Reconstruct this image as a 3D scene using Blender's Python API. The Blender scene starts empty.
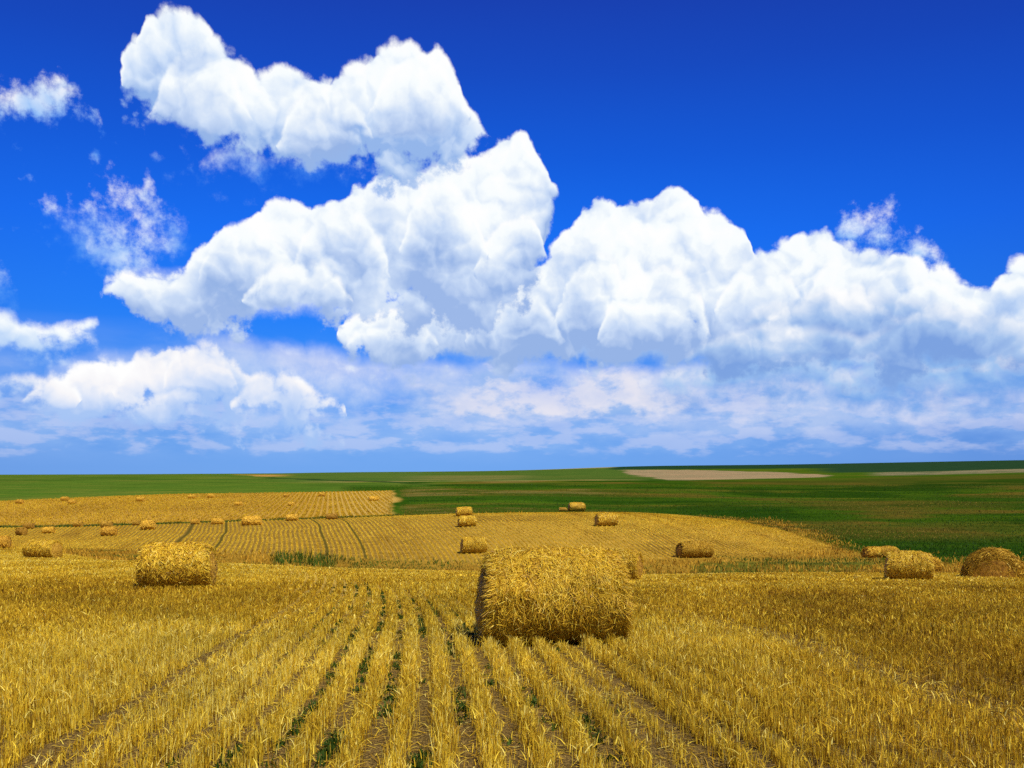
import bpy, math, random
import numpy as np

rng = np.random.default_rng(7)
random.seed(7)
scene = bpy.context.scene
col = scene.collection
F = 853.0            # focal length in pixels of the 1024 px wide frame
HX, HY = 512.0, 472.0
EXPO = .28           # exposure of the photograph over the plain daylight setting

# ------------------------------------------------------------------ helpers
def link_mesh(name, verts, faces, mat=None, parent=None, attrs=None, smooth=False, uniform=None):
    """verts (N,3) array, faces: list or (M,k) int array"""
    me = bpy.data.meshes.new(name)
    v = np.asarray(verts, dtype=np.float32)
    if isinstance(faces, list):
        me.from_pydata([tuple(p) for p in v], [], faces)
    else:
        f = np.asarray(faces, dtype=np.int32)
        k = f.shape[1]
        me.vertices.add(len(v))
        me.vertices.foreach_set('co', v.ravel())
        me.loops.add(f.size)
        me.loops.foreach_set('vertex_index', f.ravel())
        me.polygons.add(len(f))
        me.polygons.foreach_set('loop_start', np.arange(0, f.size, k, dtype=np.int32))
        try:
            me.polygons.foreach_set('loop_total', np.full(len(f), k, dtype=np.int32))
        except Exception:
            pass
        me.update(calc_edges=True)
        me.validate()
    for an, arr in (attrs or {}).items():
        a = me.attributes.new(an, 'FLOAT', 'POINT')
        a.data.foreach_set('value', np.asarray(arr, dtype=np.float32).ravel())
    if smooth:
        me.polygons.foreach_set('use_smooth', np.ones(len(me.polygons), dtype=bool))
    if mat:
        me.materials.append(mat)
    o = bpy.data.objects.new(name, me)
    col.objects.link(o)
    if parent:
        o.parent = parent
    return o

def tag(o, label=None, cat=None, group=None, kind=None):
    if label: o['label'] = label
    if cat: o['category'] = cat
    if group: o['group'] = group
    if kind: o['kind'] = kind
    return o

def smooth01(t):
    t = np.clip(t, 0, 1)
    return t * t * (3 - 2 * t)

def pchip(x, y, xq):
    x = np.asarray(x, float); y = np.asarray(y, float)
    h = np.diff(x); d = np.diff(y) / h
    m = np.zeros_like(y)
    m[0], m[-1] = d[0], d[-1]
    for i in range(1, len(x) - 1):
        if d[i-1] * d[i] > 0:
            w1 = 2 * h[i] + h[i-1]; w2 = h[i] + 2 * h[i-1]
            m[i] = (w1 + w2) / (w1 / d[i-1] + w2 / d[i])
    xq = np.clip(xq, x[0], x[-1])
    i = np.clip(np.searchsorted(x, xq, side='right') - 1, 0, len(x) - 2)
    t = (xq - x[i]) / h[i]
    return ((1 + 2*t) * (1-t)**2 * y[i] + t * (1-t)**2 * h[i] * m[i]
            + t*t * (3 - 2*t) * y[i+1] + t*t * (t-1) * h[i] * m[i+1])

# smooth 2D value noise (numpy), used for patchiness of the crops
_nt = np.random.default_rng(3).random((256, 256))
def vnoise(x, y):
    xi = np.floor(x).astype(int); yi = np.floor(y).astype(int)
    fx = x - xi; fy = y - yi
    fx = fx*fx*(3-2*fx); fy = fy*fy*(3-2*fy)
    a = _nt[xi & 255, yi & 255]; b = _nt[(xi+1) & 255, yi & 255]
    c = _nt[xi & 255, (yi+1) & 255]; d = _nt[(xi+1) & 255, (yi+1) & 255]
    return (a*(1-fx)+b*fx)*(1-fy) + (c*(1-fx)+d*fx)*fy
def fnoise(x, y, o=4):
    s = 0; a = .5; t = 0
    for k in range(o):
        s = s + a*vnoise(x*2**k + 17*k, y*2**k + 31*k); t += a; a *= .5
    return s / t

# ------------------------------------------------------------------ terrain
# each profile runs along one compass bearing: (distance ahead, apparent row) pairs turned into heights
BASE = [(1.5, 1480), (3, 1085), (6.2, 768), (9, 692), (12.2, 645.5), (16, 621), (20, 605.5)]
PROF = {
 -400: BASE + [(26,589),(34,575),(44,567),(55,561),(66,557),(80,551),(90,549.5),(98,551),(110,545),(125,538),(145,531),(165,527.5),(178,527),(200,521),(240,511),(290,502),(350,494.5),(450,487),(600,481),(800,477),(1100,475.5),(1600,477),(3000,478),(9000,474.5)],
 0:   BASE + [(26,589),(34,576),(44,568),(55,562.5),(66,558.5),(80,552),(88,550.8),(96,552),(108,546),(125,539),(145,532),(165,528),(178,527.2),(200,521),(240,510.5),(290,501.5),(350,494),(450,487),(600,481),(800,477),(1100,475.5),(1600,477.5),(3000,478),(9000,474.5)],
 170: BASE + [(26,589),(34,576),(42,569),(50,564.5),(56,562.8),(63,564),(72,561),(85,553),(105,541),(130,532),(152,525.5),(164,523.7),(176,523),(210,512),(250,504),(300,497),(335,493.5),(380,489),(450,485),(600,479.5),(800,475.5),(1000,474.4),(1500,476.5),(3000,475.5),(9000,474)],
 340: BASE + [(26,590.5),(34,580.5),(42,575),(50,571.4),(56,570.2),(63,571.5),(72,568.5),(80,561),(92,550),(110,538),(130,528),(150,520.5),(164,517.3),(178,517.6),(200,514),(240,506),(290,498),(345,491.5),(400,487.5),(480,483),(560,480.5),(700,478),(1000,475),(1800,473),(2800,472.2),(5000,473.5),(9000,473)],
 480: BASE + [(25,592.5),(30,585.5),(36,580),(42,576.6),(50,573.8),(56,572.8),(62,573.8),(70,571),(76,565),(84,555.5),(95,545),(110,532.5),(125,521.5),(140,515.5),(153,513.3),(166,513.3),(185,513.5),(215,508),(260,500),(330,491),(420,484),(480,481.6),(540,480.3),(700,477),(1000,474.3),(1800,472),(2800,471.2),(5000,472.5),(9000,472)],
 640: BASE + [(25,594),(30,588),(36,584),(42,581),(50,577.6),(55,576.5),(62,577.2),(70,573.5),(78,565),(88,554),(105,533),(125,521),(150,512.8),(164,512.2),(182,513),(205,512),(240,507),(300,495),(380,486.5),(450,481.8),(500,480.2),(650,477.5),(900,474.5),(1300,471.5),(1800,469.3),(2600,467),(4000,466),(6000,467),(9000,466.5)],
 770: BASE + [(25,594),(32,587),(41,581),(48,576.5),(55,574),(62,575),(70,572),(78,566),(90,555),(105,543),(125,532),(140,527.5),(155,526),(175,521),(210,511),(260,502),(340,492),(430,484.5),(500,481),(620,478.6),(850,475.5),(1200,472),(1700,469),(2500,466),(4000,464.8),(6000,466),(9000,465.5)],
 920: BASE + [(25,594),(32,587),(41,581),(47,577),(53,574.3),(60,575.3),(68,572),(76,566.5),(90,557),(105,548),(130,537),(160,525),(200,513),(260,501),(340,491),(450,482.5),(560,477.8),(650,475.8),(800,473.8),(1200,471),(1800,467),(2600,463.5),(3600,462),(6000,464),(9000,463.5)],
 1024:BASE + [(25,594),(32,587),(41,581.5),(47,577.5),(52,575.2),(60,576.3),(68,572.5),(76,566.5),(90,557),(105,548),(130,536),(160,524.5),(200,512),(260,500),(340,490),(450,480.5),(550,475.5),(650,472.3),(900,469.5),(1400,467),(2200,463.3),(3200,460.6),(4000,460),(6000,462),(9000,461.5)],
 1400:BASE + [(25,594),(32,587),(41,581.5),(47,577.5),(52,575.2),(60,576.3),(68,572.5),(76,566.5),(90,557),(105,548),(130,536),(160,524),(200,511),(260,498),(340,487),(450,477),(550,471.5),(650,468.5),(900,466),(1400,463.5),(2200,460),(3200,458),(4000,457),(6000,459),(9000,459)],
}
ND, NA = 700, 500
LD = np.linspace(math.log(1.5), math.log(9000), ND)
AA = np.linspace(math.atan((-400-HX)/F), math.atan((1400-HX)/F), NA)
_cols = sorted(PROF)
_ca = np.array([math.atan((c-HX)/F) for c in _cols])
_tab = []
for c in _cols:
    d = np.array([p[0] for p in PROF[c]], float); y = np.array([p[1] for p in PROF[c]], float)
    z = -(y - HY) / F * d
    _tab.append(pchip(np.log(d), z, LD))
_tab = np.array(_tab)                                  # columns x depth
ZT = np.array([pchip(_ca, _tab[:, j], AA) for j in range(ND)])   # depth x angle
def _blur(a, k, axis):
    ker = np.exp(-0.5*(np.arange(-3*k, 3*k+1)/k)**2); ker /= ker.sum()
    p = np.pad(a, [(3*k, 3*k) if i == axis else (0, 0) for i in range(2)], mode='edge')
    return np.apply_along_axis(lambda v: np.convolve(v, ker, mode='valid'), axis, p)
ZT = _blur(ZT, 12, 1)
ZT = _blur(ZT, 3, 0)

def ground_z(X, Y):
    X = np.asarray(X, float); Y = np.asarray(Y, float)
    rho = np.hypot(X, Y)
    a = np.arctan2(X, Y)
    ac = np.clip(a, AA[0], AA[-1])
    d = np.maximum(rho * np.cos(ac), 1.5)
    fi = (np.log(d) - LD[0]) / (LD[1]-LD[0]); fa = (ac - AA[0]) / (AA[1]-AA[0])
    i = np.clip(fi.astype(int), 0, ND-2); j = np.clip(fa.astype(int), 0, NA-2)
    u = np.clip(fi - i, 0, 1); v = np.clip(fa - j, 0, 1)
    z = (ZT[i, j]*(1-v) + ZT[i, j+1]*v)*(1-u) + (ZT[i+1, j]*(1-v) + ZT[i+1, j+1]*v)*u
    back = smooth01((np.abs(a) - AA[-1]) / 1.2)
    zb = -1.8 - 0.01*rho
    z = z*(1-back) + zb*back
    near = smooth01((rho - 0.6) / 3.0)
    return -1.8*(1-near) + z*near

def hit(px, py, dmin=5.0):
    """distance ahead at which the ground shows at that bearing and elevation"""
    d = np.exp(np.linspace(math.log(dmin), math.log(4000), 6000))
    z = ground_z((px-HX)/F*d, d)
    row = HY - z/d*F
    k = np.nonzero(row <= py)[0]
    return float(d[k[0]]) if len(k) else 4000.0

# --- the fields, as signed distances (positive inside), all functions of the bearing column and distance
def interp(px, table):
    xs = [t[0] for t in table]; ys = [t[1] for t in table]
    return np.interp(px, xs, ys)
FORE_END = [(-400,90),(0,87),(60,78),(130,58),(170,55),(340,55),(480,55.5),(640,54.5),(770,55),(920,53),(1400,52.5)]
MID_START= [(-400,97),(0,97),(60,96),(130,90),(170,86),(256,86),(340,83),(430,79),(512,77),(600,82),(700,94),(760,112),(800,128),(830,150),(1400,400)]
MID_END  = [(-400,166),(0,166),(128,164),(256,163),(390,160),(480,156),(640,166),(700,160),(740,150),(800,140),(830,132),(1400,60)]
UP_START = [(-400,178),(0,178),(128,175),(256,171),(390,170),(1400,170)]
UP_END   = [(-400,292),(0,290),(128,318),(170,328),(256,335),(340,342),(390,346),(1400,346)]
MID_END = [(-400,166),(0,166),(128,164),(256,163),(390,160),(480,156),(560,161)] + [(c, hit(c, r)) for c, r in
           ((640,512.6),(680,514.8),(740,521),(768,527.5),(800,536),(825,544.5))] + [(850,100),(1400,60)]
MID_START = MID_START[:8] + [(512,77)] + [(c, hit(c, r)) for c, r in ((600,561),(700,557.5),(760,553),(800,551),(825,550))] + [(850,150),(1400,400)]
def fields(X, Y):
    px = HX + F*X/np.maximum(Y, .1)
    px = np.where(Y < 1.0, np.where(X > 0, 1400, -400), px)
    px = np.clip(px, -400, 1400)
    d = np.maximum(Y, 0.0)
    n = (fnoise(X*.06+5, Y*.06+9) - .5)
    fore = interp(px, FORE_END) - d + n*3
    mid = np.minimum(d - interp(px, MID_START), interp(px, MID_END) - d) + n*7*smooth01((px-560)/200)
    xr = (393-HX)/F*d + 1.2*np.sin(d*.05)                                   # right edge of the upper field
    up = np.minimum(np.minimum(d - interp(px, UP_START), interp(px, UP_END) - d), (xr - X)*1.0) + n*5
    return px, d, fore, mid, up
def row_line(t):
    return -0.85 - .082*t - .0026*t*t
def u_fore(X, Y):
    t = Y - 6.2
    return X - row_line(t)
def u_mid(X, Y):
    t = Y - 75
    w = fnoise(X*.03+2, Y*.03+5, 3) - .5
    return (X + .125*t + .0004*t*t)/(1 + .0055*t) + w*1.1
def u_up(X, Y):
    return X + 0.213*Y

ROW_F, ROW_M, ROW_U = .355, .52, 1.5

# ------------------------------------------------------------------ node building
class N:
    """tiny expression wrapper so that shader maths can be written as formulas"""
    tree = None
    def __init__(s, sock): s.s = sock
    @staticmethod
    def _in(sock, v):
        if isinstance(v, N): N.tree.links.new(v.s, sock)
        elif v is not None: sock.default_value = v
    @staticmethod
    def node(t, **kw):
        n = N.tree.nodes.new(t)
        for k, v in kw.items(): setattr(n, k, v)
        return n
    @staticmethod
    def math(op, a, b=None, c=None, clamp=False):
        n = N.node('ShaderNodeMath', operation=op, use_clamp=clamp)
        N._in(n.inputs[0], a)
        if b is not None: N._in(n.inputs[1], b)
        if c is not None: N._in(n.inputs[2], c)
        return N(n.outputs[0])
    def __add__(a, b): return N.math('ADD', a, b)
    __radd__ = __add__
    def __sub__(a, b): return N.math('SUBTRACT', a, b)
    def __rsub__(a, b): return N.math('SUBTRACT', b, a)
    def __mul__(a, b): return N.math('MULTIPLY', a, b)
    __rmul__ = __mul__
    def __truediv__(a, b): return N.math('DIVIDE', a, b)
    def min(a, b): return N.math('MINIMUM', a, b)
    def max(a, b): return N.math('MAXIMUM', a, b)
    def clamp(a): return N.math('ADD', a, 0.0, clamp=True)
    def pow(a, b): return N.math('POWER', a, b)
    def step(a, lo, hi):
        n = N.node('ShaderNodeMapRange', interpolation_type='SMOOTHSTEP')
        N._in(n.inputs[0], a); n.inputs[1].default_value = lo; n.inputs[2].default_value = hi
        return N(n.outputs[0])
    def lin(a, lo, hi, o0=0.0, o1=1.0):
        n = N.node('ShaderNodeMapRange', clamp=True)
        N._in(n.inputs[0], a); n.inputs[1].default_value = lo; n.inputs[2].default_value = hi
        n.inputs[3].default_value = o0; n.inputs[4].default_value = o1
        return N(n.outputs[0])

def vec(x, y, z):
    n = N.node('ShaderNodeCombineXYZ')
    N._in(n.inputs[0], x); N._in(n.inputs[1], y); N._in(n.inputs[2], z)
    return N(n.outputs[0])
def noise(v, scale, detail=4, rough=.5, lac=2.0, dist=0.0, color=False, dims='3D'):
    n = N.node('ShaderNodeTexNoise', noise_dimensions=dims)
    if v is not None: N._in(n.inputs['Vector'], v)
    n.inputs['Scale'].default_value = scale; n.inputs['Detail'].default_value = detail
    n.inputs['Roughness'].default_value = rough; n.inputs['Lacunarity'].default_value = lac
    n.inputs['Distortion'].default_value = dist
    return N(n.outputs['Color' if color else 'Fac'])
def voronoi(v, scale, detail=0, rough=.5, smooth=None, dims='3D'):
    n = N.node('ShaderNodeTexVoronoi', feature='SMOOTH_F1' if smooth else 'F1', voronoi_dimensions=dims)
    N._in(n.inputs['Vector'], v)
    n.inputs['Scale'].default_value = scale
    n.inputs['Detail'].default_value = detail; n.inputs['Roughness'].default_value = rough
    if smooth: n.inputs['Smoothness'].default_value = smooth
    return N(n.outputs['Distance'])
def mix(f, a, b, mode='MIX'):
    n = N.node('ShaderNodeMix', data_type='RGBA', blend_type=mode)
    N._in(n.inputs[0], f)
    for i, v in ((6, a), (7, b)):
        if isinstance(v, N): N.tree.links.new(v.s, n.inputs[i])
        else: n.inputs[i].default_value = (*v, 1.0)
    return N(n.outputs[2])
def ramp(f, stops, interp_='LINEAR'):
    n = N.node('ShaderNodeValToRGB')
    n.color_ramp.interpolation = interp_
    e = n.color_ramp.elements
    while len(e) > 1: e.remove(e[-1])
    e[0].position = stops[0][0]; e[0].color = (*stops[0][1], 1)
    for p, c in stops[1:]:
        k = e.new(p); k.color = (*c, 1)
    N._in(n.inputs[0], f)
    return N(n.outputs[0])
def attr(name):
    n = N.node('ShaderNodeAttribute', attribute_name=name)
    return N(n.outputs['Fac'])
def srgb(r, g, b):
    f = lambda c: c/12.92 if c <= .04045 else ((c+.055)/1.055)**2.4
    return (f(r/255), f(g/255), f(b/255))

# ------------------------------------------------------------------ sky
SUN_AZ = math.radians(180 - 42)    # compass bearing of the sun from +Y clockwise: to the right and behind
SUN_EL = math.radians(57)

CLOUD_MEAN = .98
def build_sky():
    w = bpy.data.worlds.new('World'); scene.world = w; w.use_nodes = True
    nt = w.node_tree; nt.nodes.clear()
    grp = bpy.data.node_groups.new('sky and clouds', 'ShaderNodeTree'); N.tree = grp
    grp.interface.new_socket('Color', in_out='OUTPUT', socket_type='NodeSocketColor')
    gout = grp.nodes.new('NodeGroupOutput')
    out = nt.nodes.new('ShaderNodeOutputWorld'); bg = nt.nodes.new('ShaderNodeBackground')
    nt.links.new(bg.outputs[0], out.inputs[0])
    STR = 0.1
    bg.inputs[1].default_value = STR
    tc = N.node('ShaderNodeTexCoord'); P = N(tc.outputs['Generated'])
    sep = N.node('ShaderNodeSeparateXYZ'); N._in(sep.inputs[0], P)
    x, y, z = (N(sep.outputs[i]) for i in range(3))
    az = N.math('ARCTAN2', x, y) * (180/math.pi)
    el = N.math('ARCSINE', z) * (180/math.pi)
    # clear sky
    ns = N.node('ShaderNodeTexSky', sky_type='NISHITA', sun_disc=False)
    ns.sun_elevation = SUN_EL; ns.sun_rotation = SUN_AZ
    ns.altitude = 600; ns.air_density = 1.0; ns.dust_density = .4; ns.ozone_density = 3.0
    nish = N(ns.outputs[0])
    G = 2**-EXPO/STR
    def C(r, g, b): return tuple(v*G for v in srgb(r, g, b))
    deep = ramp(el.lin(-2, 60), [(e_, C(*c)) for e_, c in [
        (2/62, (104,164,240)), (4.5/62, (88,156,240)), (8/62, (50,142,248)), (12/62, (14,126,252)),
        (17/62, (0,110,247)), (22/62, (0,90,222)), (27/62, (8,72,196)), (31/62, (14,60,178)), (1.0, (14,40,130))]])
    side = N.math('COSINE', (az + 6) * (math.pi/180))
    deep = mix(1.0, deep, ramp(side.lin(.80, 1.0), [(0, (.72,.74,.84)), (1, (1,1,1))]), 'MULTIPLY')
    sky = mix(0.95, nish, deep)

    # noise fields shared by all the clouds, over the sky's own bearing and elevation
    Q = vec(az*(math.pi/180), el*(math.pi/180), 0.0)
    wob = noise(Q, 5, 5, .6, color=True, dims='2D')
    sw = N.node('ShaderNodeSeparateXYZ'); N._in(sw.inputs[0], wob)
    wx, wy = N(sw.outputs[0]) - .5, N(sw.outputs[1]) - .5
    azw, elw = az + wx*2.6, el + wy*2.0
    def madd(p, m, q):
        n = N.node('ShaderNodeVectorMath', operation='MULTIPLY_ADD'); N._in(n.inputs[0], p)
        n.inputs[1].default_value = m; N._in(n.inputs[2], q)
        return N(n.outputs[0])
    def shift(p, d):
        n = N.node('ShaderNodeVectorMath', operation='ADD'); N._in(n.inputs[0], p); n.inputs[1].default_value = d
        return N(n.outputs[0])
    Pw = madd(noise(Q, 16, 4, .55, color=True, dims='2D'), (.045, .045, 0), Q)
    def dome(p, sc):
        d = voronoi(p, sc, dims='2D')
        return 1.0 - d*d
    def big(p): return dome(p, 5.2)*.42 + dome(p, 11.5)*.34
    def small(p): return dome(p, 27)*.17 + dome(p, 64)*.07
    b0, b1 = big(Pw), big(shift(Pw, (.008, .016, 0)))
    c0, c1 = small(Pw), small(shift(Pw, (.0045, .009, 0)))
    f0 = noise(Q, 20, 8, .62, dims='2D')
    h0 = b0*.50 + c0*2.7 + f0*.55
    relief = (b0 - b1)*1.15 + (c0 - c1)*1.5
    fine = noise(Q, 60, 6, .68, dims='2D')
    coarse = noise(Q, 8, 4, .55, dims='2D')

    def pt(px, py):
        X, Z = (px-HX)/F, (HY-py)/F
        return math.degrees(math.atan2(X, 1)), math.degrees(math.atan2(Z, math.hypot(1, X)))
    def curve(src, pts):
        n = N.node('ShaderNodeFloatCurve')
        c = n.mapping.curves[0]
        n.mapping.use_clip = False
        arr = sorted(((a+36)/72, (e+8)/48) for a, e in pts)
        c.points[0].location = arr[0]; c.points[1].location = arr[-1]
        for a in arr[1:-1]: c.points.new(*a)
        for p in c.points: p.handle_type = 'VECTOR'
        n.mapping.update()
        N._in(n.inputs['Value'], (src + 36) * (1/72))
        return N(n.outputs[0]) * 48 - 8
    def outline(top, bot):
        T = [pt(*p) for p in top]; B = [pt(*p) for p in bot]
        lo = min(T[0][0], B[0][0]); hi = max(T[-1][0], B[-1][0])
        m0 = (T[0][1]+B[0][1])/2; m1 = (T[-1][1]+B[-1][1])/2
        T = [(-36, m0-6), (lo-.7, m0-1.6)] + T + [(hi+.7, m1-1.6), (36, m1-6)] if hi < 30 else [(-36, m0-6), (lo-.7, m0-1.6)] + T + [(36, T[-1][1])]
        B = [(-36, m0+6), (lo-.7, m0+1.6)] + B + [(hi+.7, m1+1.6), (36, m1+6)] if hi < 30 else [(-36, m0+6), (lo-.7, m0+1.6)] + B + [(36, B[-1][1])]
        if lo < -30:
            T = [(-36, T[2][1])] + T[2:]; B = [(-36, B[2][1])] + B[2:]
        return T, B
    def dedupe(L):
        o = []
        for a, e in sorted(L, key=lambda t: t[0]):
            if o and a - o[-1][0] < .12: a = o[-1][0] + .12
            o.append((a, e))
        return o
    result = sky
    # one cloud bank's shading as a node group, used once per bank
    sky_tree = N.tree
    lg = bpy.data.node_groups.new('cloud bank', 'ShaderNodeTree')
    FL = ['t', 'b', 'h0', 'f0', 'fine', 'relief', 'coarse', 'soft', 'rag', 'opac', 'dark', 'base', 'bias', 'relk', 'wisp']
    for nm in FL: lg.interface.new_socket(nm, in_out='INPUT', socket_type='NodeSocketFloat')
    for nm in ('behind', 'lit', 'mid', 'low'): lg.interface.new_socket(nm, in_out='INPUT', socket_type='NodeSocketColor')
    lg.interface.new_socket('Color', in_out='OUTPUT', socket_type='NodeSocketColor')
    N.tree = lg
    gi = lg.nodes.new('NodeGroupInput'); go = lg.nodes.new('NodeGroupOutput')
    g = {nm: N(gi.outputs[nm]) for nm in FL + ['behind', 'lit', 'mid', 'low']}
    t, b, rag, wisp = g['t'], g['b'], g['rag'], g['wisp']
    fn = g['f0'] - .5
    dens = t.min(b*g['base'] + fn*1.2) + (g['h0'] - CLOUD_MEAN + g['bias'])*(rag*(1-wisp)) + (g['fine'] - .5)*rag*(wisp*.8 + .26) + fn*(rag*3.2*wisp)
    mr = N.node('ShaderNodeMapRange', interpolation_type='SMOOTHSTEP')
    N._in(mr.inputs[0], dens); N._in(mr.inputs[2], g['soft']*(wisp*.6 + .9))
    al = N(mr.outputs[0])*g['opac']
    sh = (b.max(0.0) / (t.max(.02) + b.max(.02))).clamp()
    L = (sh.pow(.8) + .10 - g['dark']*.6) + g['relief']*g['relk']*2.0 + (g['coarse']-.5)*1.1 + fn*.6 + (1.0 - dens.lin(0, 1.1))*.08
    L = L*.90 + .03
    c_ = mix(L.lin(0, .34), g['low'], g['mid']); c_ = mix(L.lin(.34, .74), c_, g['lit']); c_ = mix(L.lin(.74, 1.0), c_, C(255,255,255))
    lg.links.new(mix(al, g['behind'], c_).s, go.inputs[0])
    N.tree = sky_tree
    def layer(top, bot, soft=.55, rag=2.0, opac=1.0, dark=.5, lit=(248,253,255), mid=(202,220,247), low=(150,180,230), base=.42, bias=0.0, relk=1.0, wisp=0.0):
        """a bank of cloud between an upper and a lower outline; base < 1 makes its underside fade more softly"""
        nonlocal result
        if base < .6: bot = [(p, q+6) for p, q in bot]
        T, B = outline(top, bot)
        n = N.node('ShaderNodeGroup'); n.node_tree = lg
        vals = dict(t=curve(azw, dedupe(T)) - elw, b=elw - curve(azw, dedupe(B)), h0=h0, f0=f0, fine=fine, relief=relief, coarse=coarse, soft=soft, rag=rag,
                    opac=opac, dark=dark, base=base, bias=bias, relk=relk, wisp=wisp, behind=result)
        for k_, v_ in vals.items(): N._in(n.inputs[k_], v_)
        for k_, v_ in (('lit', lit), ('mid', mid), ('low', low)): n.inputs[k_].default_value = (*C(*v_), 1)
        result = N(n.outputs[0])
    def scatter(off, scale, stretch, cover, thr, soft, opac, lit, mid, low):
        """loose patches of cloud spread over a band of the sky; cover is 0..1 over that band"""
        nonlocal result
        def f(d):
            p = madd(Q, (1, stretch, 0), off)
            return noise(shift(p, d) if d else p, scale, 8, .58, dims='2D')
        q0, q1 = f(None), f((.007, .011*stretch, 0))
        a = (q0 + cover*.42 - thr).step(0, soft) * opac * cover.lin(0, .25)
        L = .48 + (q0 - q1)*5.0 + relief*.5 + (q0 - .5)*1.2
        result = mix(a, result, ramp(L, [(.1, C(*low)), (.45, C(*mid)), (.85, C(*lit))]))
    def lobe(x0, x1, yt, yb, **kw):
        w, h = x1-x0, yb-yt
        k = dict(soft=.7, rag=1.3, dark=.5, base=.35, bias=.02); k.update(kw)
        layer([(x0, yt+.75*h), (x0+.12*w, yt+.35*h), (x0+.3*w, yt+.08*h), (x0+.5*w, yt), (x0+.7*w, yt+.1*h), (x0+.88*w, yt+.38*h), (x1, yt+.75*h)],
              [(x0, yt+.85*h), (x0+.25*w, yb), (x0+.75*w, yb), (x1, yt+.85*h)], **k)
    # --- far, low veils and bands first
    right = az.lin(-12, 14)
    veil = el.lin(.3, 3.2) * el.lin(3.2, 9.5, 1, 0) * (noise(vec(az*.017, el*.05, 3.0), 6, 5, .55, dims='2D').lin(.3, .7))
    result = mix(veil*right.lin(0, 1, .78, .45), result, C(168,200,248))
    layer([(205,346),(235,332),(290,338),(350,348),(430,350),(470,358),(520,352),(600,358),(700,352),(1100,345)],
          [(205,380),(260,402),(350,412),(470,412),(560,408),(700,412),(1100,420)], soft=2.0, rag=.9, opac=.88, dark=.45,
          lit=(206,216,246), mid=(182,204,245), low=(150,186,242), relk=.4, base=.4)
    band = el.lin(2.0, 3.8) * el.lin(7.5, 11, 1, 0)
    scatter((.3, .2, 0), 6, 1.6, band*right.lin(0, 1, .35, 1), .60, .42, .75, (190,208,242), (152,186,237), (116,162,232))
    scatter((1.7, .9, 0), 9, 1.7, el.lin(2.0, 3.4)*el.lin(6.2, 8.5, 1, 0)*right.lin(0, 1, .5, 1), .74, .30, .50, (230,230,243), (198,212,242), (150,186,238))
    scatter((4.1, 2.6, 0), 15, 3.0, el.lin(.6, 1.6)*el.lin(4.2, 5.6, 1, 0), .72, .30, .40, (214,220,245), (190,206,244), (150,188,242))
    layer([(640,375),(700,360),(760,348),(820,345),(900,338),(980,330),(1060,330)],
          [(640,385),(700,392),(780,392),(860,398),(950,402),(1060,404)], soft=1.4, rag=2.4, opac=.75, dark=.62,
          lit=(232,236,246), mid=(156,196,240), low=(100,158,232), base=.5)
    pk = dict(lit=(246,236,238), mid=(212,218,242), low=(150,188,242), rag=2.0, soft=.8, opac=.85, dark=.35, bias=.0)
    def puff(x0, x1, yt, yb, **kw):
        w = x1-x0
        layer([(x0, yb-3), (x0+.2*w, yt+.35*(yb-yt)), (x0+.45*w, yt), (x0+.7*w, yt+.4*(yb-yt)), (x1, yb-3)],
              [(x0, yb), (x0+.5*w, yb+1), (x1, yb)], **kw)
    scatter((6.3, 5.2, 0), 10, 1.7, el.lin(2.6, 4.0)*el.lin(6.4, 7.6, 1, 0)*az.lin(-8, -2)*az.lin(8, 16, 1, 0), .71, .30, .6, (244,238,241), (212,219,241), (150,186,238))
    puff(800, 885, 322, 362, **{**pk, 'lit':(252,248,244)}); puff(985, 1060, 335, 368, **{**pk, 'lit':(250,244,240)})
    layer([(40,372),(90,350),(150,338),(215,334),(260,348),(320,372),(380,380)], [(40,424),(120,428),(220,426),(300,428),(380,410)], soft=2.2, rag=1.2, opac=.62,
          dark=.4, lit=(206,220,248), mid=(180,206,247), low=(150,188,244), base=.35, relk=.5)
    # low left cumuli
    layer([(40,398),(62,384),(92,368),(120,362),(140,356),(158,346),(170,342),(184,350),(200,352),(215,346),(232,358),(250,380),(270,392),(300,392),(320,402),(342,406)],
          [(40,408),(90,412),(150,410),(210,406),(262,408),(290,420),(342,418)], soft=.7, rag=2.3, dark=.40, lit=(246,246,250), mid=(206,222,249), low=(160,194,245), base=.35)
    layer([(-60,306),(0,312),(14,317),(30,324),(58,322),(90,320)],
          [(-60,420),(0,372),(14,366),(30,350),(58,338),(90,326)], soft=1.0, rag=2.2, dark=.4, mid=(200,222,250), low=(150,190,245), base=.4)
    layer([(-60,372),(0,372),(20,378),(40,384)], [(-60,412),(0,406),(20,402),(40,392)], soft=1.0, rag=1.8, dark=.35, lit=(246,246,250), low=(160,194,245), base=.4)
    for x0, x1, yt, yb in ((58,132,362,412), (108,178,346,404), (160,238,340,402), (236,322,372,414), (20,80,384,412)):
        lobe(x0, x1, yt, yb, dark=.34, rag=1.8, soft=.8, lit=(248,247,250), mid=(212,225,249), low=(168,198,245))
    # small wisps on the left
    ws = dict(soft=1.7, rag=2.8, opac=.72, dark=.40, wisp=.6, bias=.05, lit=(226,240,255), mid=(170,208,252), low=(90,156,246))
    layer([(44,208),(62,200),(90,190),(118,182),(140,184),(150,166),(158,180),(164,206),(182,226)],
          [(44,212),(70,222),(95,236),(115,262),(140,262),(165,240),(182,236)], **ws)
    layer([(92,240),(112,236),(140,244),(160,262)], [(92,262),(112,282),(140,286),(160,276)], **{**ws, 'opac':.45})
    layer([(155,152),(175,142),(188,132),(200,140)], [(155,160),(175,168),(190,166),(200,152)], **{**ws, 'opac':.55})
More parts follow.
